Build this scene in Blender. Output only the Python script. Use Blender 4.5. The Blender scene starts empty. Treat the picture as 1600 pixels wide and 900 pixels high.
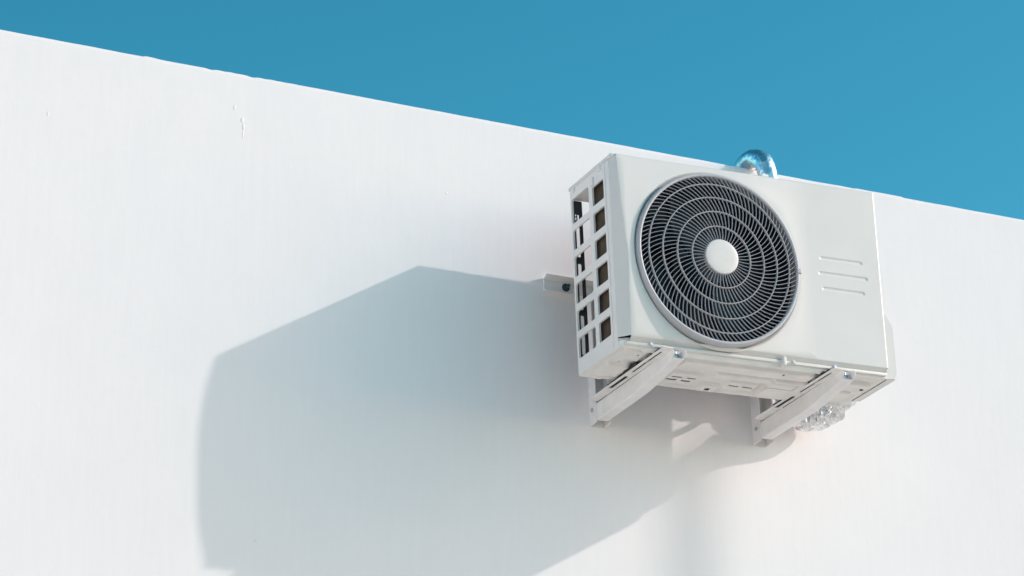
import bpy, bmesh, math, random
from mathutils import Vector, Matrix, noise
random.seed(7)
scene = bpy.context.scene
COL = scene.collection
R = math.radians

# ------------------------------------------------------------------ camera
cam_d = bpy.data.cameras.new('camera'); cam = bpy.data.objects.new('camera', cam_d); COL.objects.link(cam)
CP = Vector((-3.49441, -7.04230, -2.59760)); yaw, pitch, roll = .448533, .354012, -.0045329
cy, sy, cp, sp = math.cos(yaw), math.sin(yaw), math.cos(pitch), math.sin(pitch)
fw = Vector((sy*cp, cy*cp, sp)); rt = Vector((cy, -sy, 0)); up = rt.cross(fw)
c, s = math.cos(roll), math.sin(roll)
rt, up = c*rt + s*up, -s*rt + c*up
M3 = Matrix((rt, up, -fw)).transposed()
cam.matrix_world = Matrix.Translation(CP) @ M3.to_4x4()
cam_d.sensor_width = 36; cam_d.lens = 4815.56/1600*36
cam_d.clip_start = .05; cam_d.clip_end = 2000
scene.camera = cam

# ------------------------------------------------------------------ sky, sun, exposure
SUN = Vector((2.2187, -1.0, 1.35316)).normalized()
w = bpy.data.worlds.new('World'); scene.world = w; w.use_nodes = True
nt = w.node_tree; nt.nodes.clear()
sky = nt.nodes.new('ShaderNodeTexSky'); sky.sky_type = 'NISHITA'; sky.sun_disc = False
sky.sun_elevation = math.asin(SUN.z); sky.sun_rotation = math.atan2(SUN.x, SUN.y)
SKYC = ((1.84, .172), (1.235, .86), (1.30, .73))
sky.air_density = 1.0; sky.dust_density = 1.2; sky.ozone_density = 1.0
bg = nt.nodes.new('ShaderNodeBackground'); bg.inputs['Strength'].default_value = .15
wo = nt.nodes.new('ShaderNodeOutputWorld')
# colour grade of the sky: one power curve per channel deepens the blue and keeps the glow round the sun neutral
sep = nt.nodes.new('ShaderNodeSeparateColor'); comb = nt.nodes.new('ShaderNodeCombineColor')
nt.links.new(sky.outputs[0], sep.inputs[0])
for i, (pw, k) in enumerate(SKYC):
    pn = nt.nodes.new('ShaderNodeMath'); pn.operation = 'POWER'; pn.inputs[1].default_value = pw
    mn = nt.nodes.new('ShaderNodeMath'); mn.operation = 'MULTIPLY'; mn.inputs[1].default_value = k
    nt.links.new(sep.outputs[i], pn.inputs[0]); nt.links.new(pn.outputs[0], mn.inputs[0]); nt.links.new(mn.outputs[0], comb.inputs[i])
nt.links.new(comb.outputs[0], bg.inputs[0]); nt.links.new(bg.outputs[0], wo.inputs[0])
sl = bpy.data.lights.new('sun', 'SUN'); sl.energy = 2.6; sl.angle = R(.65); sl.color = (1,.87,.82)
so = bpy.data.objects.new('sun', sl); COL.objects.link(so)
so.rotation_euler = SUN.to_track_quat('Z', 'Y').to_euler()
scene.view_settings.view_transform = 'Standard'; scene.view_settings.look = 'None'
scene.view_settings.gamma = 1; scene.view_settings.exposure = -.085
scene.view_settings.use_curve_mapping = False
scene.render.engine = 'CYCLES'
scene.cycles.max_bounces = 10; scene.cycles.diffuse_bounces = 6

# ------------------------------------------------------------------ materials
def mat(name, col, rough=.5, metal=0, var=.04, scale=12, bump=0, bscale=60, bdist=.001, spec=.5, coat=0, stretch=(1, 1, 1)):
    m = bpy.data.materials.new(name); m.use_nodes = True
    n = m.node_tree; N = n.nodes; L = n.links; b = N['Principled BSDF']
    b.inputs['Roughness'].default_value = rough; b.inputs['Metallic'].default_value = metal
    b.inputs['Specular IOR Level'].default_value = spec; b.inputs['Coat Weight'].default_value = coat
    tc = N.new('ShaderNodeTexCoord'); mp = N.new('ShaderNodeMapping'); mp.inputs['Scale'].default_value = stretch
    L.new(tc.outputs['Object'], mp.inputs[0])
    nz = N.new('ShaderNodeTexNoise'); nz.inputs['Scale'].default_value = scale; nz.inputs['Detail'].default_value = 6
    L.new(mp.outputs[0], nz.inputs['Vector'])
    rp = N.new('ShaderNodeValToRGB'); e = rp.color_ramp.elements
    e[0].position = .3; e[1].position = .7
    e[0].color = (*[max(0, k*(1-var)) for k in col], 1); e[1].color = (*[min(1, k*(1+var)) for k in col], 1)
    L.new(nz.outputs['Fac'], rp.inputs[0]); L.new(rp.outputs[0], b.inputs['Base Color'])
    rr = N.new('ShaderNodeMapRange'); rr.inputs['To Min'].default_value = max(.03, rough-.06); rr.inputs['To Max'].default_value = min(1, rough+.06)
    L.new(nz.outputs['Fac'], rr.inputs[0]); L.new(rr.outputs[0], b.inputs['Roughness'])
    if bump:
        n2 = N.new('ShaderNodeTexNoise'); n2.inputs['Scale'].default_value = bscale; n2.inputs['Detail'].default_value = 5
        L.new(mp.outputs[0], n2.inputs['Vector'])
        bp = N.new('ShaderNodeBump'); bp.inputs['Strength'].default_value = bump; bp.inputs['Distance'].default_value = bdist
        L.new(n2.outputs['Fac'], bp.inputs['Height']); L.new(bp.outputs[0], b.inputs['Normal'])
    return m

PANEL = mat('off_white_enamel', (.69, .68, .655), .38, var=.012, scale=7, bump=.12, bscale=220, bdist=.0006)
SIDE = mat('side_steel_with_bounce', (.79, .775, .755), .42, var=.02, scale=14, bump=.12, bscale=260, bdist=.0006)  # base colour raised so the sides carry the warm bounce light
PAN = mat('painted_base_steel', (.76, .74, .71), .45, var=.06, scale=16, bump=.2, bscale=90, bdist=.001)
GRILLE = mat('light_grey_plastic', (.46, .47, .49), .42, var=.02, scale=30)
BRKT = mat('powder_coated_bracket', (.80, .79, .78), .5, var=.06, scale=22, bump=.2, bscale=180, bdist=.0008)
SPOKE = mat('grey_guard_plastic', (.33, .36, .40), .42, var=.03, scale=30)
DARK = mat('dark_interior_plastic', (.012, .018, .028), .45, var=.1, scale=9)
FANM = mat('fan_blade_plastic', (.02, .032, .05), .32, var=.1, scale=9)
POST = mat('dark_rear_frame_paint', (.045, .052, .06), .5, var=.15, scale=30)
BOLT = mat('zinc_plated_bolt', (.50, .54, .58), .45, metal=1, var=.08, scale=60)
RUB_SHADE = mat('rubber_and_gap_shade', (.02, .02, .022), .75, var=.2, scale=60)  # black rubber, also standing in for shade in the bracket slots and gap
COPPER = mat('copper_tube', (.45, .17, .09), .4, metal=.8, var=.15, scale=60)
DIRT = mat('blackened_bolt', (.04, .09, .11), .45, metal=.5, var=.3, scale=90)

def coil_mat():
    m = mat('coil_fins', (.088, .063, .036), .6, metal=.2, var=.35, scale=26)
    N = m.node_tree.nodes; L = m.node_tree.links; b = N['Principled BSDF']
    tc = N.new('ShaderNodeTexCoord'); mp = N.new('ShaderNodeMapping'); mp.inputs['Scale'].default_value = (1, 1, .02)
    L.new(tc.outputs['Object'], mp.inputs[0])
    wv = N.new('ShaderNodeTexWave'); wv.wave_type = 'BANDS'; wv.bands_direction = 'DIAGONAL'; wv.inputs['Scale'].default_value = 120; wv.inputs['Distortion'].default_value = 1.5
    L.new(mp.outputs[0], wv.inputs['Vector'])
    bp = N.new('ShaderNodeBump'); bp.inputs['Strength'].default_value = .8; bp.inputs['Distance'].default_value = .002
    L.new(wv.outputs['Fac'], bp.inputs['Height']); L.new(bp.outputs[0], b.inputs['Normal'])
    return m
COIL = coil_mat()

def foil_mat():
    m = bpy.data.materials.new('aluminium_foil'); m.use_nodes = True
    N = m.node_tree.nodes; L = m.node_tree.links; b = N['Principled BSDF']
    b.inputs['Base Color'].default_value = (.87, .87, .88, 1); b.inputs['Metallic'].default_value = 1
    tc = N.new('ShaderNodeTexCoord')
    v = N.new('ShaderNodeTexNoise'); v.noise_type = 'RIDGED_MULTIFRACTAL'; v.inputs['Scale'].default_value = 24; v.inputs['Detail'].default_value = 2.5; v.inputs['Distortion'].default_value = .8
    v2 = N.new('ShaderNodeTexNoise'); v2.inputs['Scale'].default_value = 26; v2.inputs['Detail'].default_value = 2; v2.inputs['Distortion'].default_value = 1.2
    L.new(tc.outputs['Object'], v.inputs['Vector']); L.new(tc.outputs['Object'], v2.inputs['Vector'])
    ad = N.new('ShaderNodeMath'); ad.operation = 'ADD'; L.new(v.outputs['Fac'], ad.inputs[0]); L.new(v2.outputs['Fac'], ad.inputs[1])
    bp = N.new('ShaderNodeBump'); bp.inputs['Strength'].default_value = .45; bp.inputs['Distance'].default_value = .0045
    L.new(ad.outputs[0], bp.inputs['Height']); L.new(bp.outputs[0], b.inputs['Normal'])
    sx = N.new('ShaderNodeSeparateXYZ'); L.new(tc.outputs['Object'], sx.inputs[0])
    mr = N.new('ShaderNodeMapRange'); mr.inputs['From Min'].default_value = .15; mr.inputs['From Max'].default_value = .7   # roughly taped below, drawn tight above
    mr.inputs['To Min'].default_value = 1.0; mr.inputs['To Max'].default_value = .38
    L.new(sx.outputs['Z'], mr.inputs['Value']); L.new(mr.outputs[0], bp.inputs['Strength'])
    rr = N.new('ShaderNodeMapRange'); rr.inputs['To Min'].default_value = .17; rr.inputs['To Max'].default_value = .42
    L.new(v2.outputs['Fac'], rr.inputs[0]); L.new(rr.outputs[0], b.inputs['Roughness'])
    return m
FOIL = foil_mat()

def wall_mat():
    m = bpy.data.materials.new('white_painted_render'); m.use_nodes = True
    N = m.node_tree.nodes; L = m.node_tree.links; b = N['Principled BSDF']
    b.inputs['Roughness'].default_value = .75; b.inputs['Specular IOR Level'].default_value = .3
    tc = N.new('ShaderNodeTexCoord')
    def noise_n(sc, scale, detail=5, rough=.5):
        mp = N.new('ShaderNodeMapping'); mp.inputs['Scale'].default_value = sc; L.new(tc.outputs['Object'], mp.inputs[0])
        n = N.new('ShaderNodeTexNoise'); n.inputs['Scale'].default_value = scale; n.inputs['Detail'].default_value = detail
        n.inputs['Roughness'].default_value = rough
        L.new(mp.outputs[0], n.inputs['Vector']); return n.outputs['Fac']
    def math_n(op, a, bb=None, cc=None):
        n = N.new('ShaderNodeMath'); n.operation = op
        for i, q in enumerate((a, bb, cc)):
            if q is None: continue
            if isinstance(q, (int, float)): n.inputs[i].default_value = q
            else: L.new(q, n.inputs[i])
        return n.outputs[0]
    big = noise_n((1, 1, 1), 1.6, 4)
    streak = noise_n((9, 1, .9), 6, 5, .6)
    rp = N.new('ShaderNodeValToRGB'); e = rp.color_ramp.elements
    e[0].position = .3; e[1].position = .7; e[0].color = (.80, .79, .795, 1); e[1].color = (.84, .83, .835, 1)
    mixf = math_n('ADD', math_n('MULTIPLY', big, .6), math_n('MULTIPLY', streak, .4))
    L.new(mixf, rp.inputs[0])
    grime = noise_n((2, 1, .25), 14, 6, .7)
    gf = N.new('ShaderNodeMapRange'); gf.inputs['From Min'].default_value = .62; gf.inputs['From Max'].default_value = .85; gf.inputs['To Max'].default_value = .12
    L.new(grime, gf.inputs[0])
    mx = N.new('ShaderNodeMix'); mx.data_type = 'RGBA'; mx.inputs['B'].default_value = (.62, .61, .58, 1)
    L.new(gf.outputs[0], mx.inputs['Factor']); L.new(rp.outputs[0], mx.inputs['A']); L.new(mx.outputs['Result'], b.inputs['Base Color'])
    fine = noise_n((1, 1, .55), 55, 6, .62)
    tr = noise_n((16, 1, 1.1), 5, 4, .6)
    wav = noise_n((1, 1, .8), 5, 3)
    h = math_n('ADD', math_n('MULTIPLY', fine, .00055), math_n('MULTIPLY', tr, .00038))
    h = math_n('ADD', h, math_n('MULTIPLY', wav, .0045))
    bp = N.new('ShaderNodeBump'); bp.inputs['Strength'].default_value = 1; bp.inputs['Distance'].default_value = .55
    L.new(h, bp.inputs['Height']); L.new(bp.outputs[0], b.inputs['Normal'])
    return m
WALL = wall_mat()
GROUND = mat('sunlit_pale_paving', (.60, .54, .49), .85, var=.06, scale=1.5, bump=.3, bscale=20, bdist=.01)
ROOF = mat('pale_roof_screed', (.55, .54, .51), .85, var=.1, scale=2, bump=.3, bscale=20, bdist=.01)
POLE = mat('galvanised_pole', (.45, .46, .47), .45, metal=.6, var=.08, scale=8)

# ------------------------------------------------------------------ helpers
def obj(name, bm, m, parent=None, smooth=False, angle=None, loc=None):
    me = bpy.data.meshes.new(name); bm.normal_update(); bm.to_mesh(me); bm.free()
    me.materials.append(m)
    if smooth or angle is not None:
        me.polygons.foreach_set('use_smooth', [True]*len(me.polygons))
    if angle is not None: me.set_sharp_from_angle(angle=R(angle))
    o = bpy.data.objects.new(name, me); COL.objects.link(o)
    if parent: o.parent = parent
    if loc: o.location = loc
    return o
def tag(o, label, cat=None, group=None, kind=None):
    if label: o['label'] = label
    if cat: o['category'] = cat
    if group: o['group'] = group
    if kind: o['kind'] = kind
    return o
def box(bm, a, b, bev=0, seg=2):
    a = Vector(a); b = Vector(b)
    r = bmesh.ops.create_cube(bm, size=1, matrix=Matrix.Translation((a+b)/2) @ Matrix.Diagonal(Vector((*(b-a), 1))))
    if bev:
        es = list({e for v in r['verts'] for e in v.link_edges})
        bmesh.ops.bevel(bm, geom=es, offset=bev, segments=seg, profile=.6, affect='EDGES')
def cyl(bm, p, axis, r, h, n=24, r2=None, bev=0):
    q = Vector(axis).to_track_quat('Z', 'Y').to_matrix().to_4x4()
    g = bmesh.ops.create_cone(bm, cap_ends=True, segments=n, radius1=r, radius2=r if r2 is None else r2, depth=h,
        matrix=Matrix.Translation(Vector(p)) @ q @ Matrix.Translation((0, 0, h/2)))
    if bev:
        es = [e for e in {e for v in g['verts'] for e in v.link_edges} if len(e.link_faces) == 2 and any(len(f.verts) > 4 for f in e.link_faces)]
        bmesh.ops.bevel(bm, geom=es, offset=bev, segments=2, affect='EDGES')
def tube(bm, pts, rad, n=20, cap=True, wob=None):
    P = [Vector(q) for q in pts]; rings = []
    nrm = None
    for i, q in enumerate(P):
        t = (P[min(i+1, len(P)-1)] - P[max(i-1, 0)]).normalized()
        if nrm is None: nrm = t.orthogonal().normalized()
        nrm = (nrm - t*nrm.dot(t)).normalized(); bn = t.cross(nrm)
        ring = []
        for k in range(n):
            a = 2*math.pi*k/n; d = math.cos(a)*nrm + math.sin(a)*bn
            rr = rad(i/(len(P)-1)) if callable(rad) else rad
            if wob: rr += wob(q + d*rr)
            ring.append(bm.verts.new(q + d*rr))
        rings.append(ring)
    for a, b in zip(rings, rings[1:]):
        for k in range(n): bm.faces.new((a[k], a[(k+1) % n], b[(k+1) % n], b[k]))
    if cap: bm.faces.new(rings[0][::-1]); bm.faces.new(rings[-1])
def spline(pts, per=12):
    P = [Vector(q) for q in pts]; P = [2*P[0]-P[1]] + P + [2*P[-1]-P[-2]]; out = []
    for i in range(1, len(P)-2):
        for k in range(per):
            t = k/per; a, b, c_, d = P[i-1:i+3]
            out.append(.5*((2*b) + (c_-a)*t + (2*a-5*b+4*c_-d)*t*t + (-a+3*b-3*c_+d)*t**3))
    return out + [P[-2]]
def sheet(outline, holes, thick, mapf, bevel=.0006):
    """flat plate with holes: outline and holes are lists of (u, v); mapf(u, v, t) gives the 3D point"""
    cu = bpy.data.curves.new('tmp', 'CURVE'); cu.dimensions = '2D'; cu.fill_mode = 'BOTH'
    cu.extrude = max(thick/2 - bevel, 0); cu.bevel_depth = bevel; cu.bevel_resolution = 1; cu.offset = -bevel
    for loop in [outline] + holes:
        sp_ = cu.splines.new('POLY'); sp_.points.add(len(loop)-1); sp_.use_cyclic_u = True
        for q, (u, v) in zip(sp_.points, loop): q.co = (u, v, 0, 1)
    o = bpy.data.objects.new('tmp', cu); COL.objects.link(o)
    me = o.to_mesh(depsgraph=None); bm = bmesh.new(); bm.from_mesh(me); o.to_mesh_clear()
    COL.objects.unlink(o); bpy.data.objects.remove(o); bpy.data.curves.remove(cu)
    for v in bm.verts: v.co = mapf(*v.co)
    bmesh.ops.recalc_face_normals(bm, faces=bm.faces[:])
    return bm
def rrect(u0, v0, u1, v1, r, n=5, skew=0):
    out = []
    for (cu, cv, a0) in ((u1-r, v1-r, 0), (u0+r, v1-r, 90), (u0+r, v0+r, 180), (u1-r, v0+r, 270)):
        for k in range(n+1):
            a = R(a0 + 90*k/n); out.append((cu + r*math.cos(a), cv + r*math.sin(a)))
    return out
def sstep(a, b, x):
    t = min(1, max(0, (x-a)/(b-a))); return t*t*(3-2*t)

# ------------------------------------------------------------------ setting
ZG = -4.2; ZT = .773
bm = bmesh.new()
bmesh.ops.create_grid(bm, x_segments=24, y_segments=24, size=600, matrix=Matrix.Translation((0, 0, ZG)))
tag(obj('ground', bm, GROUND), None, kind='structure')

def wall_mesh():
    bm = bmesh.new()
    def topz(x):
        z = ZT + .0012*noise.noise(Vector((x*2.2, 3, 0))) + .0009*noise.noise(Vector((x*11, 9, 0)))
        if -1.03 < x < -.72:       # a rough, chipped run of the parapet edge
            z += .004*noise.noise(Vector((x*34, 1, 5))) * sstep(-1.03, -.96, x) * (1-sstep(-.8, -.72, x))
        if -1.17 < x < -1.12: z += .002*sstep(-1.12, -1.15, x)
        if .98 < x < 1.5: z += .0022*sstep(1.0, 1.01, x)*(1-sstep(1.16, 1.17, x))
        return z
    xs = [-9 + i*.5 for i in range(14)] + [-2 + i*.006 for i in range(601)] + [1.8 + .2*k for k in range(1, 52)]
    xs = sorted(set(round(x, 4) for x in xs))
    # profile across the parapet, top edge slightly rounded
    prof = lambda x: [(0, ZG-.2), (0, -1.2), (0, topz(x)-.012), (.0006, topz(x)-.005), (.003, topz(x)-.0012), (.007, topz(x)),
                      (.1, topz(x)+.001), (.243, topz(x)), (.25, topz(x)-.006), (.25, ZT-.25)]
    rows = []
    for x in xs:
        rows.append([bm.verts.new((x, y, z)) for y, z in prof(x)])
    for a, b in zip(rows, rows[1:]):
        for k in range(len(a)-1): bm.faces.new((a[k], b[k], b[k+1], a[k+1]))
    # body behind the parapet
    bmesh.ops.recalc_face_normals(bm, faces=bm.faces[:])
    return bm
bld = bpy.data.objects.new('building', None); COL.objects.link(bld); bld.location = (0, 0, ZG)
tag(bld, 'white rendered building with a plain flat parapet against the blue sky', 'building')
obj('wall', wall_mesh(), WALL, bld, angle=40, loc=(0, 0, -ZG))
bm = bmesh.new(); box(bm, (-9, .25, ZT-.5), (12, 9, ZT-.25)); obj('roof', bm, ROOF, bld, loc=(0, 0, -ZG))
bm = bmesh.new(); box(bm, (-9.3, -16, ZG-.2), (-9, 0, 2.6)); obj('added_bounce_wing', bm, WALL, bld, loc=(0, 0, -ZG))  # unseen wing, added on the left to bounce sunlight into the shadows
bm = bmesh.new(); box(bm, (-9, .3, ZG-.2), (-8.7, 9, ZT-.5)); box(bm, (11.7, .3, ZG-.2), (12, 9, ZT-.5)); box(bm, (-8.7, 8.7, ZG-.2), (11.7, 9, ZT-.5))
obj('rear_wall', bm, WALL, bld, loc=(0, 0, -ZG))

# small plaster flaws on the wall face, built as low relief
def flaw(name, pts, label):
    bm = bmesh.new()
    for (x, z, rx, rz, h) in pts:
        h *= .45
        n = 14; cen = bm.verts.new((x, -h, z)); rings = []
        for j, f in enumerate((.45, .8, 1.0)):
            rg = []
            for k in range(n):
                a = 2*math.pi*k/n; jit = 1 + .3*noise.noise(Vector((x*9+k, z*9, j*.3)))
                yy = (-h*(1-f*f) if f < 1 else .0015)
                rg.append(bm.verts.new((x + rx*f*jit*math.cos(a), yy, z + rz*f*jit*math.sin(a))))
            rings.append(rg)
        for k in range(n):
            bm.faces.new((cen, rings[0][k], rings[0][(k+1) % n]))
            for a, b in zip(rings, rings[1:]): bm.faces.new((a[k], b[k], b[(k+1) % n], a[(k+1) % n]))
    bmesh.ops.recalc_face_normals(bm, faces=bm.faces[:])
    o = obj(name, bm, WALL, bld, smooth=True, loc=(0, 0, -ZG)); o['label'] = label
flaw('plaster_lump', [(-.915, .672, .005, .009, .0018), (-.893, .640, .006, .010, .0028), (-.889, .622, .005, .012, .002),
     (-.890, .60, .003, .014, .0012)], 'cluster of small plaster lumps on the upper left of the wall')
flaw('plaster_lump', [(-.301, .533, .005, .004, .0022)], 'single small plaster lump left of the unit')
flaw('plaster_lump', [(-1.421, .561, .005, .008, .0014)], 'faint plaster lump far left of the wall')
flaw('plaster_lump', [(-.824, -.5, .007, .004, .002), (-.817, -.507, .003, .007, .0015)], 'small plaster lump inside the shadow at lower left')
bm = bmesh.new()
rows = []
for i in range(61):
    t = i/60; z = .60 - t*.62; x = -.889 + .03*t + .0015*math.sin(9*t) + .002*noise.noise(Vector((t*14, 4, 0))) ; h = .0004*sstep(0, .1, t)*(1-sstep(.4, .9, t))*(.6+.5*noise.noise(Vector((t*30, 0, 0)))) - .0004
    rows.append([bm.verts.new((x+dx, yy, z)) for dx, yy in ((-.004, .0008), (0, -h), (.0035, .0008))])
for a, b in zip(rows, rows[1:]):
    for k in range(2): bm.faces.new((a[k], a[k+1], b[k+1], b[k]))
bmesh.ops.recalc_face_normals(bm, faces=bm.faces[:])
obj('render_seam', bm, WALL, bld, smooth=True, loc=(0, 0, -ZG))

# slender mast out to the right, between the sun and the wall: casts the soft upright band below the unit
pole = bpy.data.objects.new('mast', None); COL.objects.link(pole)
tp = Vector((.425, 0, -.10)) + SUN/abs(SUN.y)*2.6
pole.location = (tp.x, tp.y, ZG)
tag(pole, 'slim galvanised mast standing on the paving to the right of the unit', 'mast')
bm = bmesh.new(); cyl(bm, (0, 0, .02), (0, 0, 1), .046, tp.z-ZG-.02, 32, .040); obj('pole', bm, POLE, pole, angle=40)
bm = bmesh.new(); cyl(bm, (0, 0, 0), (0, 0, 1), .16, .02, 32, bev=.003); obj('base_plate', bm, POLE, pole, angle=40)

# ------------------------------------------------------------------ outdoor unit
GAP = .1826126; D = .2557535; H = .535394; W = .8
MM = Matrix(((.99958761, .01407567, -.02502961), (-.01341394, .99956114, .02641191), (.02539039, -.02606527, .99933775)))
O = Vector((0, -GAP, 0))
def frame_root(name, v0):
    e = bpy.data.objects.new(name, None); COL.objects.link(e)
    e.matrix_world = Matrix.Translation(MM @ (Vector(v0)-O) + O) @ MM.to_4x4()
    return e
ac = frame_root('air_conditioner', (0, -GAP, 0))      # local: back y = 0, front y = -D
tag(ac, 'white outdoor air conditioning unit with a round fan grille, mounted high on the white wall', 'air conditioner')
F = -D; RC = Vector((.289, F-.027, .2643)); DOME = .0135

# front panel
def barrel(x, z):
    t = (z-.27)/.27
    return .019*max(0, 1-t*t)**.8*(1-sstep(.36, .58, x))
def left_x(z):
    pts = [(.008, .026), (.08, .0245), (.15, .0225), (.25, .0245), (.30, .0185), (.40, .0125), (.535, .012)]
    for (a, xa), (b, xb) in zip(pts, pts[1:]):
        if z <= b:
            t = (z-a)/(b-a); return xa + (xb-xa)*max(0, t)
    return pts[-1][1]
ZB, ZTp, XR = .026, .5295, .796
def panel_bm():
    bm = bmesh.new()
    XS = .58
    cx, cz = .2913, .2658
    # boundary loop of the left block, counter clockwise, with even spacing
    loop = []
    nz, nx = 90, 90
    for k in range(nx): loop.append(('b', left_x(ZB) + (XS-left_x(ZB))*k/nx, ZB))
    for k in range(nz): loop.append(('r', XS, ZB + (ZTp-ZB)*k/nz))
    for k in range(nx): loop.append(('t', XS - (XS-left_x(ZTp))*k/nx, ZTp))
    for k in range(nz):
        z = ZTp - (ZTp-ZB)*k/nz; loop.append(('l', left_x(z), z))
    n = len(loop); rings = []
    radial = [(.240, .017), (.2435, .011), (.2465, .005), (.249, .0015), (.251, .0003), (.2525, 0)]
    for r, dy in radial:
        rg = []
        for (_, x, z) in loop:
            d = Vector((x-cx, z-cz)).normalized(); px, pz = cx + d.x*r, cz + d.y*r
            rg.append(bm.verts.new((px, F - barrel(px, pz) + dy, pz)))
        rings.append(rg)
    for t in (.25, .5, .75, 1.0):
        rg = []
        for (_, x, z) in loop:
            d = Vector((x-cx, z-cz)).normalized(); a = Vector((cx, cz)) + d*.2525; b = Vector((x, z)); q = a.lerp(b, t)
            rg.append(bm.verts.new((q.x, F - barrel(q.x, q.y), q.y)))
        rings.append(rg)
    for a, b in zip(rings, rings[1:]):
        for k in range(n): bm.faces.new((a[k], b[k], b[(k+1) % n], a[(k+1) % n]))
    outer = rings[-1]
    # right block: fine grid with three recessed louvre grooves
    grooves = [(.612, .744, .3185), (.605, .757, .2745), (.613, .744, .2310)]
    gx = [XS + (XR-XS)*i/130 for i in range(131)]
    gz = [ZB + (ZTp-ZB)*j/400 for j in range(401)]
    G = []
    for x in gx:
        colv = []
        for z in gz:
            dy = 0
            for a, b, zc in grooves:
                dx = max(a+.005-x, 0, x-(b-.005)); d = math.hypot(dx, z-zc)
                dy = max(dy, .0021*(1-sstep(.0022, .0060, d)))
            colv.append(bm.verts.new((x, F+dy, z)))
        G.append(colv)
    for a, b in zip(G, G[1:]):
        for k in range(len(gz)-1): bm.faces.new((a[k], b[k], b[k+1], a[k+1]))
    # skirts: bottom (turned under), top, left chamfer, right
    def strip(vs, steps):
        prev = vs
        for fn in steps:
            cur = [bm.verts.new(fn(v.co)) for v in vs]
            for a, b, c_, d in zip(prev, prev[1:], cur[1:], cur): bm.faces.new((a, d, c_, b))
            prev = cur
    bot = [outer[k] for k in range(nx+1)] + [g[0] for g in G[1:]]
    strip(bot, [lambda p: (p.x, p.y+.0012, p.z-.0016), lambda p: (p.x, p.y+.004, p.z-.0035), lambda p: (p.x, F+.012, ZB-.015), lambda p: (p.x, F+.030, ZB-.015)])
    top = ([g[-1] for g in G[::-1]][:-1]) + [outer[k] for k in range(nx+nz, 2*nx+nz+1)]
    strip(top, [lambda p: (p.x, p.y+.0012, p.z+.0032), lambda p: (p.x, p.y+.0045, p.z+.0055), lambda p: (p.x, F+.03, p.z+.0055)])
    lef = [outer[k] for k in range(2*nx+nz, n)] + [outer[0]]
    strip(lef, [lambda p: (p.x-.002, p.y+.0008, p.z), lambda p: (.0015, F+.020, p.z), lambda p: (.0002, F+.0225, p.z), lambda p: (.002, F+.0255, p.z)])
    rig = [v for v in G[-1]]
    strip(rig, [lambda p: (p.x+.0028, p.y+.0012, p.z), lambda p: (W, p.y+.004, p.z), lambda p: (W, F+.03, p.z)])
    bmesh.ops.remove_doubles(bm, verts=bm.verts[:], dist=.00005)
    bmesh.ops.recalc_face_normals(bm, faces=bm.faces[:])
    return bm
fp = obj('front_panel', panel_bm(), PANEL, ac, angle=38)
bm = bmesh.new()
ct = [(left_x(ZB)+.001, F+.009), (.0015, F+.0235), (.0035, F+.035), (.05, F+.035), (.06, F+.0135), (.045, F+.011)]
lo_ = [bm.verts.new((x, y, .0108)) for x, y in ct]; hi_ = [bm.verts.new((x, y, ZB-.002)) for x, y in ct]
bm.faces.new(lo_); bm.faces.new(hi_[::-1])
for k in range(6): bm.faces.new((lo_[k], hi_[k], hi_[(k+1) % 6], lo_[(k+1) % 6]))
bmesh.ops.recalc_face_normals(bm, faces=bm.faces[:])
obj('corner_filler', bm, PANEL, fp, angle=30)

# left side panel with its twelve openings
holes = []
for k in range(6):
    z1 = .485 - k*.0768
    holes.append(rrect(F+.058, z1-.055, F+.124, z1, .005))
    a, b = (F+.145, -.009)
    if k == 0: holes.append(rrect(a, z1-.058, b, z1+.012, .007))
    else: holes.append(rrect(a, z1-.057, b, z1, .007))
ol = rrect(F+.0235, .0025, -.0005, H-.010, .006)
bm = sheet(ol, holes, .0030, lambda u, v, t: Vector((.0015+t, u, v)), .0010)
side = obj('side_panel', bm, SIDE, ac, angle=40)
# flanges of the openings, giving the bars depth
bm = bmesh.new()
for h in holes:
    a = [bm.verts.new((.0028, u, v)) for u, v in h]
    cu = sum(u for u, v in h)/len(h); cv = sum(v for u, v in h)/len(h)
    b = [bm.verts.new((.0050, cu+(u-cu)*.985, cv+(v-cv)*.985)) for u, v in h]
    for k in range(len(h)): bm.faces.new((a[k], a[(k+1) % len(h)], b[(k+1) % len(h)], b[k]))
bmesh.ops.recalc_face_normals(bm, faces=bm.faces[:])
obj('opening_lips', bm, SIDE, side, smooth=True)
# vertical fold line and clip on the side
bm = bmesh.new(); box(bm, (-.0022, F+.044, .004), (.001, F+.0485, H-.012), .0010); obj('panel_fold', bm, SIDE, side, angle=40)
for y in (F+.075, -.025):
    bm = bmesh.new(); box(bm, (-.0035, y-.008, H-.022), (.001, y+.008, H-.009), .0016); box(bm, (-.0045, y-.003, H-.019), (-.002, y+.003, H-.012), .001)
    obj('lid_clip', bm, SIDE, ac, angle=40)
bm = bmesh.new(); box(bm, (-.004, F+.112, H-.048), (.001, F+.132, H-.024), .0032, 3); obj('grip_dimple', bm, SIDE, side, angle=40)

bm = bmesh.new(); box(bm, (.7985, F+.028, .003), (.8015, 0, H-.010), .001); obj('side_panel', bm, SIDE, ac, angle=40)
# lid
bm = bmesh.new(); box(bm, (-.002, F+.004, H-.010), (.802, .004, H+.0015), .0035, 3)
obj('top_cover', bm, PANEL, ac, angle=40)
# thin rolled seam under the lid along the front
bm = bmesh.new(); box(bm, (.03, F-.0008, ZTp-.0065), (.792, F+.002, ZTp-.0048), .0006); 

bm.free()

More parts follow.
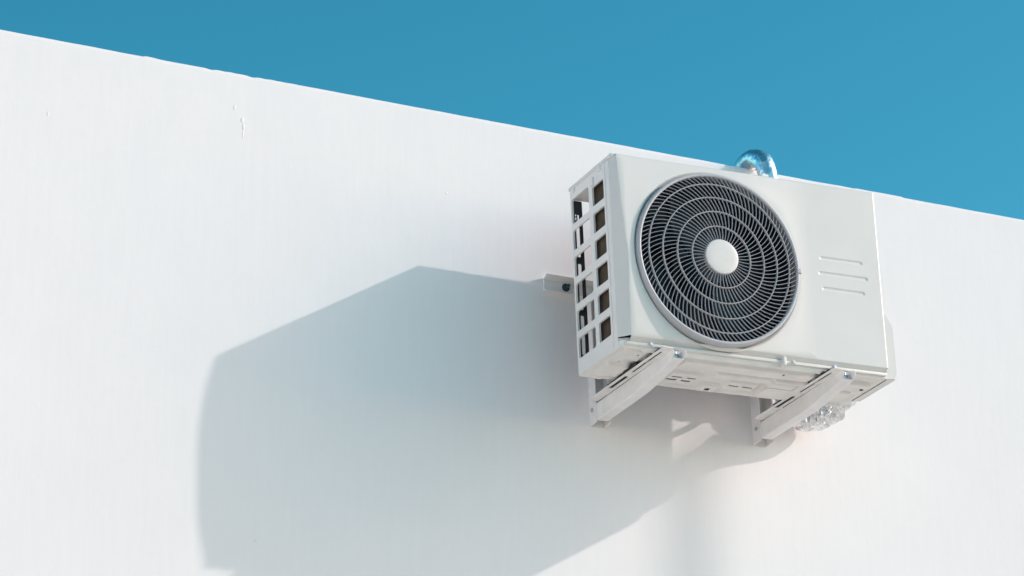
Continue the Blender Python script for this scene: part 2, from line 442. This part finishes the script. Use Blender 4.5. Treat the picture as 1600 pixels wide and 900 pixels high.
# base pan: pressed relief, with open slots
def pan_bm():
    bm = bmesh.new()
    x0, x1, y0, y1 = .001, .799, F+.008, -.001
    nx, ny = 266, 84
    slots = []
    def add(cx, cy, hx, hy): slots.append((cx, cy+GAP, hx, hy))
    for (cx, cy) in ((.241, -.247), (.285, -.247), (.247, -.268), (.291, -.268)): add(cx, cy, .0145, .0036)
    add(.305, -.330, .004, .010)
    for cx in (.428, .470): add(cx, -.252, .015, .0035)
    circ = [(.369, -.209+GAP, .0085), (.768, -.343+GAP, .006), (.72, -.29+GAP, .004), (.505, -.385+GAP, .0035), (.055, -.31+GAP, .003), (.075, -.38+GAP, .003)]
    pads = [  # raised (towards the ground) pressings: x0,x1,y0,y1,height
        (.215, .318, -.300, -.215, .005), (.335, .40, -.240, -.190, .006), (.400, .50, -.280, -.222, .005),
        (.20, .60, -.400, -.345, .008), (.06, .60, -.432, -.412, .005), (.335, .585, -.330, -.292, .006),
        (.50, .61, -.345, -.210, .011), (.70, .785, -.375, -.315, .007), (.685, .77, -.30, -.225, .005),
        (.02, .10, -.41, -.33, .004), (.025, .10, -.30, -.21, .006), (.44, .57, -.205, -.190, .003)]
    def hgt(x, y):
        h = 0
        for a, b, c_, d, k in pads:
            c_ += GAP; d += GAP
            q = sstep(a, a+.008, x)*(1-sstep(b-.008, b, x))*sstep(c_, c_+.007, y)*(1-sstep(d-.007, d, y))
            h = h + 1.7*k*q*(1 if h == 0 else .5)
        e = min(x-x0, x1-x, y-y0, y1-y); h += .005*sstep(.010, 0, e) * 0 + .006*(1-sstep(.006, .016, e))
        h += .0009*noise.noise(Vector((x*30, y*30, 2)))
        if x < .12 : h += .0035*noise.noise(Vector((x*55, y*40, 7)))*sstep(0, .02, x)*sstep(.12, .09, x)*0 + .003*noise.noise(Vector((x*45, y*35, 7)))*sstep(.02, .05, x)*(1-sstep(.09, .12, x))
        return h
    V = {}
    X = [x0 + (x1-x0)*i/nx for i in range(nx+1)]; Y = [y0 + (y1-y0)*j/ny for j in range(ny+1)]
    for i, x in enumerate(X):
        for j, y in enumerate(Y): V[i, j] = bm.verts.new((x, y, .004-hgt(x, y)))
    def inslot(x, y):
        for cx, cy_, hx, hy in slots:
            if abs(x-cx) < hx and abs(y-cy_) < hy: return True
        return any(math.hypot(x-a, y-b) < r for a, b, r in circ)
    for i in range(nx):
        for j in range(ny):
            if inslot((X[i]+X[i+1])/2, (Y[j]+Y[j+1])/2): continue
            bm.faces.new((V[i, j], V[i, j+1], V[i+1, j+1], V[i+1, j]))
    # upstand round the rim
    rim = [V[i, 0] for i in range(nx+1)] + [V[nx, j] for j in range(1, ny+1)] + [V[i, ny] for i in range(nx-1, -1, -1)] + [V[0, j] for j in range(ny-1, 0, -1)]
    upv = []
    for v in rim: upv.append(bm.verts.new((v.co.x, v.co.y, .014)))
    for k in range(len(rim)):
        m = (k+1) % len(rim); bm.faces.new((rim[k], rim[m], upv[m], upv[k]))
    bmesh.ops.recalc_face_normals(bm, faces=bm.faces[:])
    return bm
pan = obj('base_pan', pan_bm(), PAN, ac, angle=50)
# front lip of the pan, with its fixing screws
bm = bmesh.new(); box(bm, (.012, F-.002, .0025), (.792, F+.012, .0105), .0016, 2); obj('pan_lip', bm, PANEL, pan, angle=40)
for x in (.082, .505, .63):
    bm = bmesh.new(); cyl(bm, (x, F-.001, .0075), (0, -1, .1), .0062, .006, 16, .0045, bev=.001); obj('screw', bm, BOLT if x != .505 else PANEL, ac, angle=50)
bm = bmesh.new(); box(bm, (.470, F-.010, -.006), (.480, F+.01, .018), .003, 3); obj('drain_clip', bm, PANEL, pan, angle=50)

# interior
bm = bmesh.new()
# coil, bent round the rear left corner
if True:
    box(bm, (.014, F+.02, .018), (.032, -.112, H-.02))
path = [(.014, -.112), (.017, -.098), (.026, -.088), (.04, -.084)]
box(bm, (.036, -.112, .018), (.60, -.094, H-.02))
inner = [(.032, -.112), (.033, -.108), (.036, -.106), (.04, -.105)]
lo = []; hi = []
for z in (.018, H-.02):
    (lo if z < .1 else hi).extend([bm.verts.new((x, y, z)) for x, y in path] + [bm.verts.new((x, y, z)) for x, y in inner[::-1]])
bm.faces.new(lo); bm.faces.new(hi[::-1])
for k in range(8): bm.faces.new((lo[k], hi[k], hi[(k+1) % 8], lo[(k+1) % 8]))
bmesh.ops.recalc_face_normals(bm, faces=bm.faces[:])
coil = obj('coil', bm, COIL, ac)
bm = bmesh.new(); cyl(bm, (.0135, -.107, .02), (0, 0, 1), .0022, H-.045, 10); obj('copper_edge', bm, COPPER, coil, smooth=True)
# fan shroud tube, divider and dark compartment
bm = bmesh.new()
n = 96; A = []; 
prof = [(.2405, F-.006), (.237, F+.02), (.232, F+.05), (.232, -.125)]
for k in range(n):
    a = 2*math.pi*k/n; A.append([bm.verts.new((RC.x+r*math.cos(a), y, RC.z+r*math.sin(a))) for r, y in prof])
for k in range(n):
    for j in range(3): bm.faces.new((A[k][j], A[(k+1) % n][j], A[(k+1) % n][j+1], A[k][j+1]))
bm.faces.new([A[k][3] for k in range(n)])
obj('fan_shroud', bm, DARK, ac, smooth=False)
bm = bmesh.new(); box(bm, (.60, F+.03, .016), (.604, -.004, H-.016)); box(bm, (.604, -.006, .016), (.797, -.003, H-.016)); obj('compartment_divider', bm, SIDE, ac)
# fan
fan = bpy.data.objects.new('fan', None); 
bm = bmesh.new(); cyl(bm, (0, .03, 0), (0, -1, 0), .058, .075, 40, .05, bev=.008)
fan = obj('fan', bm, FANM, ac, angle=40, loc=(RC.x, F+.075, RC.z))
for kk in range(3):
    bm = bmesh.new(); g = []
    for i in range(15):
        r = .05 + .175*i/14; row = []
        sweep = .55*((r-.05)/.175)**1.3
        span = .62 + .28*(r-.05)/.175
        for j in range(13):
            t = j/12; a = kk*2*math.pi/3 + sweep + span*t - .3
            row.append(bm.verts.new((r*math.cos(a), .034 - .062*t + .01*math.sin(math.pi*t), r*math.sin(a))))
        g.append(row)
    for a, b in zip(g, g[1:]):
        for j in range(12): bm.faces.new((a[j], b[j], b[j+1], a[j+1]))
    bmesh.ops.solidify(bm, geom=bm.faces[:], thickness=.003)
    obj('blade', bm, FANM, fan, angle=40)
for x in (.235, .345):
    bm = bmesh.new(); box(bm, (x-.006, -.14, .03), (x+.006, -.130, .51), .001); obj('motor_bracket', bm, POST, ac)

# rear frame: dark slotted corner post, top and bottom rails
slots = [rrect(.0135, .058, .0235, .170, .004), rrect(.0135, .186, .0235, .318, .004), rrect(.0135, .337, .0235, .432, .004)]
slots += [rrect(.0125, .443, .0155, .452, .0012), rrect(.0125, .455, .0155, .461, .0012), rrect(.019, .440, .0235, .460, .002), rrect(.027, .443, .0295, .448, .001),
          rrect(.0125, .044, .016, .052, .0015), rrect(.0195, .040, .024, .050, .0018), rrect(.027, .044, .0295, .049, .001)]
bm = sheet(rrect(.004, .006, .034, .500, .003), slots, .002, lambda u, v, t: Vector((u, -.002+t, v)), .0004)
obj('corner_post', bm, POST, ac, angle=40)
bm = bmesh.new(); box(bm, (.004, -.006, H-.034), (.797, -.001, H-.011), .001); obj('rear_rail', bm, SIDE, ac, angle=40); bm = bmesh.new(); box(bm, (.004, -.006, .006), (.797, -.001, .030), .001); obj('rear_rail', bm, SIDE, ac, angle=40)
bm = bmesh.new(); box(bm, (.002, -.110, H-.036), (.05, -.006, H-.034), .0005)
obj('corner_gusset', bm, SIDE, ac, angle=40)

# valve cover on the right hand side
def cover_bm():
    bm = bmesh.new()
    prof = [(.7988, .198), (.812, .188), (.829, .160), (.832, .150), (.833, .020), (.831, .006), (.825, -.002), (.7988, -.004)]
    ys = [-.243, -.239, -.06, -.056]; ins = [.004, 0, 0, .004]
    rows = []
    for y, k in zip(ys, ins):
        rows.append([bm.verts.new((.801 + (x-.801)*(1-k*8) if x > .801 else x, y, z - (k if z > .1 else -k))) for x, z in prof])
    for a, b in zip(rows, rows[1:]):
        for j in range(len(prof)-1): bm.faces.new((a[j], b[j], b[j+1], a[j+1]))
    bm.faces.new(rows[0]); bm.faces.new(rows[-1][::-1])
    bmesh.ops.recalc_face_normals(bm, faces=bm.faces[:]); return bm
obj('valve_cover', cover_bm(), PANEL, ac, angle=35)
bm = bmesh.new(); cyl(bm, (.803, -.05, .10), (1, 0, 0), .012, .03, 20, bev=.001); cyl(bm, (.803, -.05, .06), (1, 0, 0), .009, .03, 20, bev=.001); obj('valve', bm, COPPER, ac, angle=40)

bm = bmesh.new(); tube(bm, spline([(.79, -.07+.045, .172), (.80, .03, .170), (.76, .05, .166), (.71, .052, .164), (.69, .045, .20), (.68, .05, .26), (.60, .06, .30)], 10), .0085, 14)  # unseen cable, added behind the unit to cast a shadow band on the wall
obj('added_shadow_cable', bm, RUB_SHADE, ac, smooth=True)
# fan grille
def ringy(r):  # y of the domed guard at radius r
    return -DOME*(1-(r/.236)**2)
bm = bmesh.new()
annuli = [(.046, .0865, 48, 0), (.0865, .129, 64, .3), (.129, .170, 82, .1), (.170, .209, 92, .5), (.209, .233, 104, .2)]
def swirl(r):
    # integral of tan(alpha)/r, alpha growing from 0 at the hub to ~42 deg at the rim
    s_ = 0; m = 40; r0 = .046
    for i in range(m):
        q = r0 + (r-r0)*(i+.5)/m; s_ += math.tan(R(min(45, (q-.049)*228)))/q*(r-r0)/m
    return s_
for r0, r1, cnt, ph in annuli:
    st = 7; rad = [r0 + (r1-r0)*i/st for i in range(st+1)]; sw = [swirl(q) for q in rad]
    for k in range(cnt):
        base = 2*math.pi*(k+ph)/cnt; rows = []
        for q, s_ in zip(rad, sw):
            a = base - s_*-1
            cxx, czz = q*math.cos(a), q*math.sin(a)
            al = R(min(45, (q-.049)*228)); ta = a + al    # tangent direction of the spoke
            nx_, nz_ = -math.sin(ta), math.cos(ta)
            y0 = ringy(q) + .0012; hw = .00075; hb = .0007
            rows.append([bm.verts.new((cxx+nx_*o_, y0+dy, czz+nz_*o_)) for o_, dy in ((-hw*.5, 0), (hw*.5, 0), (hw, .0006), (hb, .0040), (-hb, .0040), (-hw, .0006))])
        for a_, b_ in zip(rows, rows[1:]):
            for j in range(6): bm.faces.new((a_[j], a_[(j+1) % 6], b_[(j+1) % 6], b_[j]))
bmesh.ops.recalc_face_normals(bm, faces=bm.faces[:])
gr = obj('fan_grille', bm, SPOKE, ac, loc=RC[:])
def lathe(prof, n=160, closed=True):
    bm = bmesh.new(); rows = []
    for k in range(n):
        a = 2*math.pi*k/n; rows.append([bm.verts.new((r*math.cos(a), y, r*math.sin(a))) for r, y in prof])
    m = len(prof)
    for k in range(n):
        for j in range(m if closed else m-1):
            bm.faces.new((rows[k][j], rows[(k+1) % n][j], rows[(k+1) % n][(j+1) % m], rows[k][(j+1) % m]))
    bmesh.ops.recalc_face_normals(bm, faces=bm.faces[:]); return bm
for r in (.0865, .129, .170, .209):
    y = ringy(r); hwid = .0014
    obj('guard_ring', lathe([(r-hwid, y+.001), (r-hwid*.6, y-.0003), (r, y-.0008), (r+hwid*.6, y-.0003), (r+hwid, y+.001), (r+hwid, y+.006), (r-hwid, y+.006)]), GRILLE, gr, angle=50)
rimp = [(.2310, .006), (.2315, .000), (.2330, -.0018), (.2365, -.0026), (.2390, -.0018), (.2408, .001), (.2416, .005), (.2417, .042), (.2385, .042), (.2320, .012)]
bm = lathe(rimp, 240)
obj('grille_rim', bm, GRILLE, gr, angle=50)
# the catch that breaks the rim on its right hand side
an = R(-1.5); cxx, czz = .2385*math.cos(an), .2385*math.sin(an)
bm = bmesh.new(); box(bm, (cxx-.0065, -.0045, czz-.0065), (cxx+.0068, .01, czz+.0065), .002, 3); obj('rim_catch', bm, GRILLE, gr, angle=40)
hubp = [(0.0001, -.0026), (.030, -.0025), (.0445, -.0022), (.0475, -.0014), (.0485, .0002), (.0490, .004), (.0490, .012), (.0001, .012)]
o = obj('hub_cap', lathe([(r, y-DOME+.0005) for r, y in hubp], 120, closed=False), PANEL, gr, angle=40)

# ------------------------------------------------------------------ brackets
def bracket(xo, leg_dy, label):
    v0 = (xo+.145, 0, -.072)
    br = frame_root('wall_bracket', v0); V0 = Vector(v0)
    tag(br, label, 'bracket', 'steel brackets under the unit')
    off = lambda bm: [setattr(v, 'co', v.co - V0) for v in bm.verts]
    x0, x1 = xo+.1215, xo+.1655
    def part(name, bm, m, parent=br, angle=40):
        off(bm); return obj(name, bm, m, parent, angle=angle)
    # upright channel, open to the front
    bm = bmesh.new()
    yb = leg_dy; yf = -.038
    box(bm, (x0, yb-.003, -.072), (x1, yb, .30), .0006)
    fl = [(yb-.0032, -.070), (yf, -.067), (yf, .296), (yb-.0032, .30)]
    for x in (x0, x1-.0028):
        vs = [bm.verts.new((x, y, z)) for y, z in fl] + [bm.verts.new((x+.0028, y, z)) for y, z in fl]
        for q in ((0, 1, 2, 3), (7, 6, 5, 4), (0, 4, 5, 1), (1, 5, 6, 2), (2, 6, 7, 3), (3, 7, 4, 0)): bm.faces.new([vs[i] for i in q])
    bmesh.ops.recalc_face_normals(bm, faces=bm.faces[:])
    leg = part('upright', bm, BRKT)
    # arm: side cheeks, deep at the wall, shallow at the tip
    ax0, ax1 = x0+.0034, x1-.0085
    def cheek(x, th, tip):
        ol = [(-.034, -.0605), (-.255, -.0585), (-.30, -.0555), (-.40, -.0445), (-.468, -.0375), (-.484+tip, -.033), (-.490+tip, -.026), (-.490+tip, -.018), (-.482+tip, -.0125), (-.034, -.0165)]
        return sheet(ol, [], th, lambda u, v, t: Vector((x+t, u, v)), .0004)
    arm = part('arm', cheek(ax0, .0026, .006), BRKT)
    c2 = cheek(ax1, .0026, 0); off(c2); obj('far_cheek', c2, BRKT, arm, angle=40)
    bm = bmesh.new()   # web under the arm
    prof = [(-.036, -.0625), (-.255, -.0605), (-.30, -.0575), (-.40, -.0465), (-.4735, -.0372)]
    rows = []
    for y, z in prof: rows.append([bm.verts.new((x, y, z+dz)) for x, dz in ((ax0-.0012, .002), (ax0, 0), (ax0+.002, -.0008), (ax1-.002, -.0008), (ax1, 0), (ax1+.0012, .002), (ax1-.001, .0036), (ax0+.001, .0036))])
    for a, b in zip(rows, rows[1:]):
        for j in range(8): bm.faces.new((a[j], a[(j+1) % 8], b[(j+1) % 8], b[j]))
    bm.faces.new(rows[0]); bm.faces.new(rows[-1][::-1]); bmesh.ops.recalc_face_normals(bm, faces=bm.faces[:])
    off(bm); obj('web', bm, BRKT, arm, angle=40)
    # slotted bearing strip on top of the arm, lipped to the left
    sl = [rrect(-.252, xo+.1020, -.150, xo+.1135, .004), rrect(-.452, xo+.1035, -.285, xo+.1100, .003)]
    bm = sheet(rrect(-.486, xo+.094, -.045, xo+.1235, .004), sl, .0022, lambda u, v, t: Vector((v, u, -.0125+t)), .0004)
    strip_ = part('bearing_strip', bm, BRKT)
    # rubber pads, widened as black backing that paints the shade in slots and gap
    bm = bmesh.new(); box(bm, (xo+.099, -.450, -.0108), (xo+.138, -.375, -.0035), .002); part('pad_with_shade', bm, RUB_SHADE); bm = bmesh.new(); box(bm, (xo+.099, -.26, -.0108), (xo+.150, -.15, -.0035), .002); box(bm, (xo+.091, -.335, -.0105), (xo+.14, -.2605, -.0015), .003)
    part('pad_with_shade', bm, RUB_SHADE)
    # bolts
    bm = bmesh.new(); cyl(bm, (xo+.1405, -.461, -.036), (0, 0, 1), .0042, .023, 16); cyl(bm, (xo+.1405, -.461, -.032), (0, 0, 1), .0085, .008, 6, bev=.001); cyl(bm, (xo+.1405, -.461, -.0235), (0, 0, 1), .0098, .002, 24)
    part('bolt', bm, BOLT)
    bm = bmesh.new(); cyl(bm, (x0-.0005, -.016, -.030), (-1, 0, 0), .006, .004, 20, .0045, bev=.0008); part('rivet', bm, BOLT)
    return br
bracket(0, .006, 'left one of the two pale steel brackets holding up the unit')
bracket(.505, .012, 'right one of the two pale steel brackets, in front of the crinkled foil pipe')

# horizontal mounting rail fixed to the wall behind the unit
rail = bpy.data.objects.new('mounting_rail', None); COL.objects.link(rail); rail.location = (.38, 0, .315)
tag(rail, 'pale steel rail fixed flat on the wall behind the unit, its left end sticking out', 'rail')
bm = bmesh.new()
def rq(q): return [bm.verts.new(v) for v in q]
X0, X1 = -.39, .29
sec = [(-.0175, .0285), (-.019, .0268), (-.0030, .0150), (-.0030, -.0140), (-.0180, -.0205), (-.0175, -.0223), (.003, -.0165), (.003, .0175)]
ra = [bm.verts.new((X0 + (.006 if y < -.015 and z > 99 else 0), y, z)) for y, z in sec]; rb = [bm.verts.new((X1, y, z)) for y, z in sec]
for k in range(8): bm.faces.new((ra[k], ra[(k+1) % 8], rb[(k+1) % 8], rb[k]))
bm.faces.new(ra[::-1]); bm.faces.new(rb); bmesh.ops.recalc_face_normals(bm, faces=bm.faces[:])
obj('channel', bm, BRKT, rail, angle=30)
for x in (-.324, .20):
    bm = bmesh.new(); cyl(bm, (x, -.002, .001), (0, -1, 0), .0115, .0018, 24); cyl(bm, (x, -.0045, .001), (0, -1, 0), .0085, .007, 6, bev=.001); cyl(bm, (x, -.011, .001), (0, -1, 0), .0045, .012, 16, bev=.0006)
    obj('anchor_bolt', bm, DIRT, rail, angle=40)

# ------------------------------------------------------------------ foil wrapped pipe
def wob(q):
    k = .13 + .87*(1-sstep(.25, .6, q.z))
    return k*(.0060*noise.noise(q*32) + .0012 - .0140*abs(noise.noise(Vector((q.x*70, q.y*34, q.z*34))+Vector((3, 1, 2)))) + .004*noise.noise(q*120))
pts = spline([(.835, -.17, .13), (.862, -.13, .095), (.846, -.078, .052), (.795, -.053, .026), (.745, -.047, .030), (.713, -.046, .065), (.705, -.058, .12), (.703, -.10, .19), (.70, -.118, .30), (.70, -.105, .5),
              (.688, -.062, .66), (.676, -.056, .735), (.670, -.042, .780), (.662, -.010, .8010), (.659, .026, .8030), (.676, .080, .8035), (.74, .15, .8040), (.90, .17, .8040), (1.2, .18, .8040)], 40)
bm = bmesh.new()
tube(bm, pts, lambda t: .035 - .007*sstep(.3, .5, t), 72, True, wob)
pp = obj('foil_pipe', bm, FOIL, None, angle=35)
tag(pp, 'crinkled silver foil wrapped pipe looping under and behind the unit and over the wall top', 'pipe')
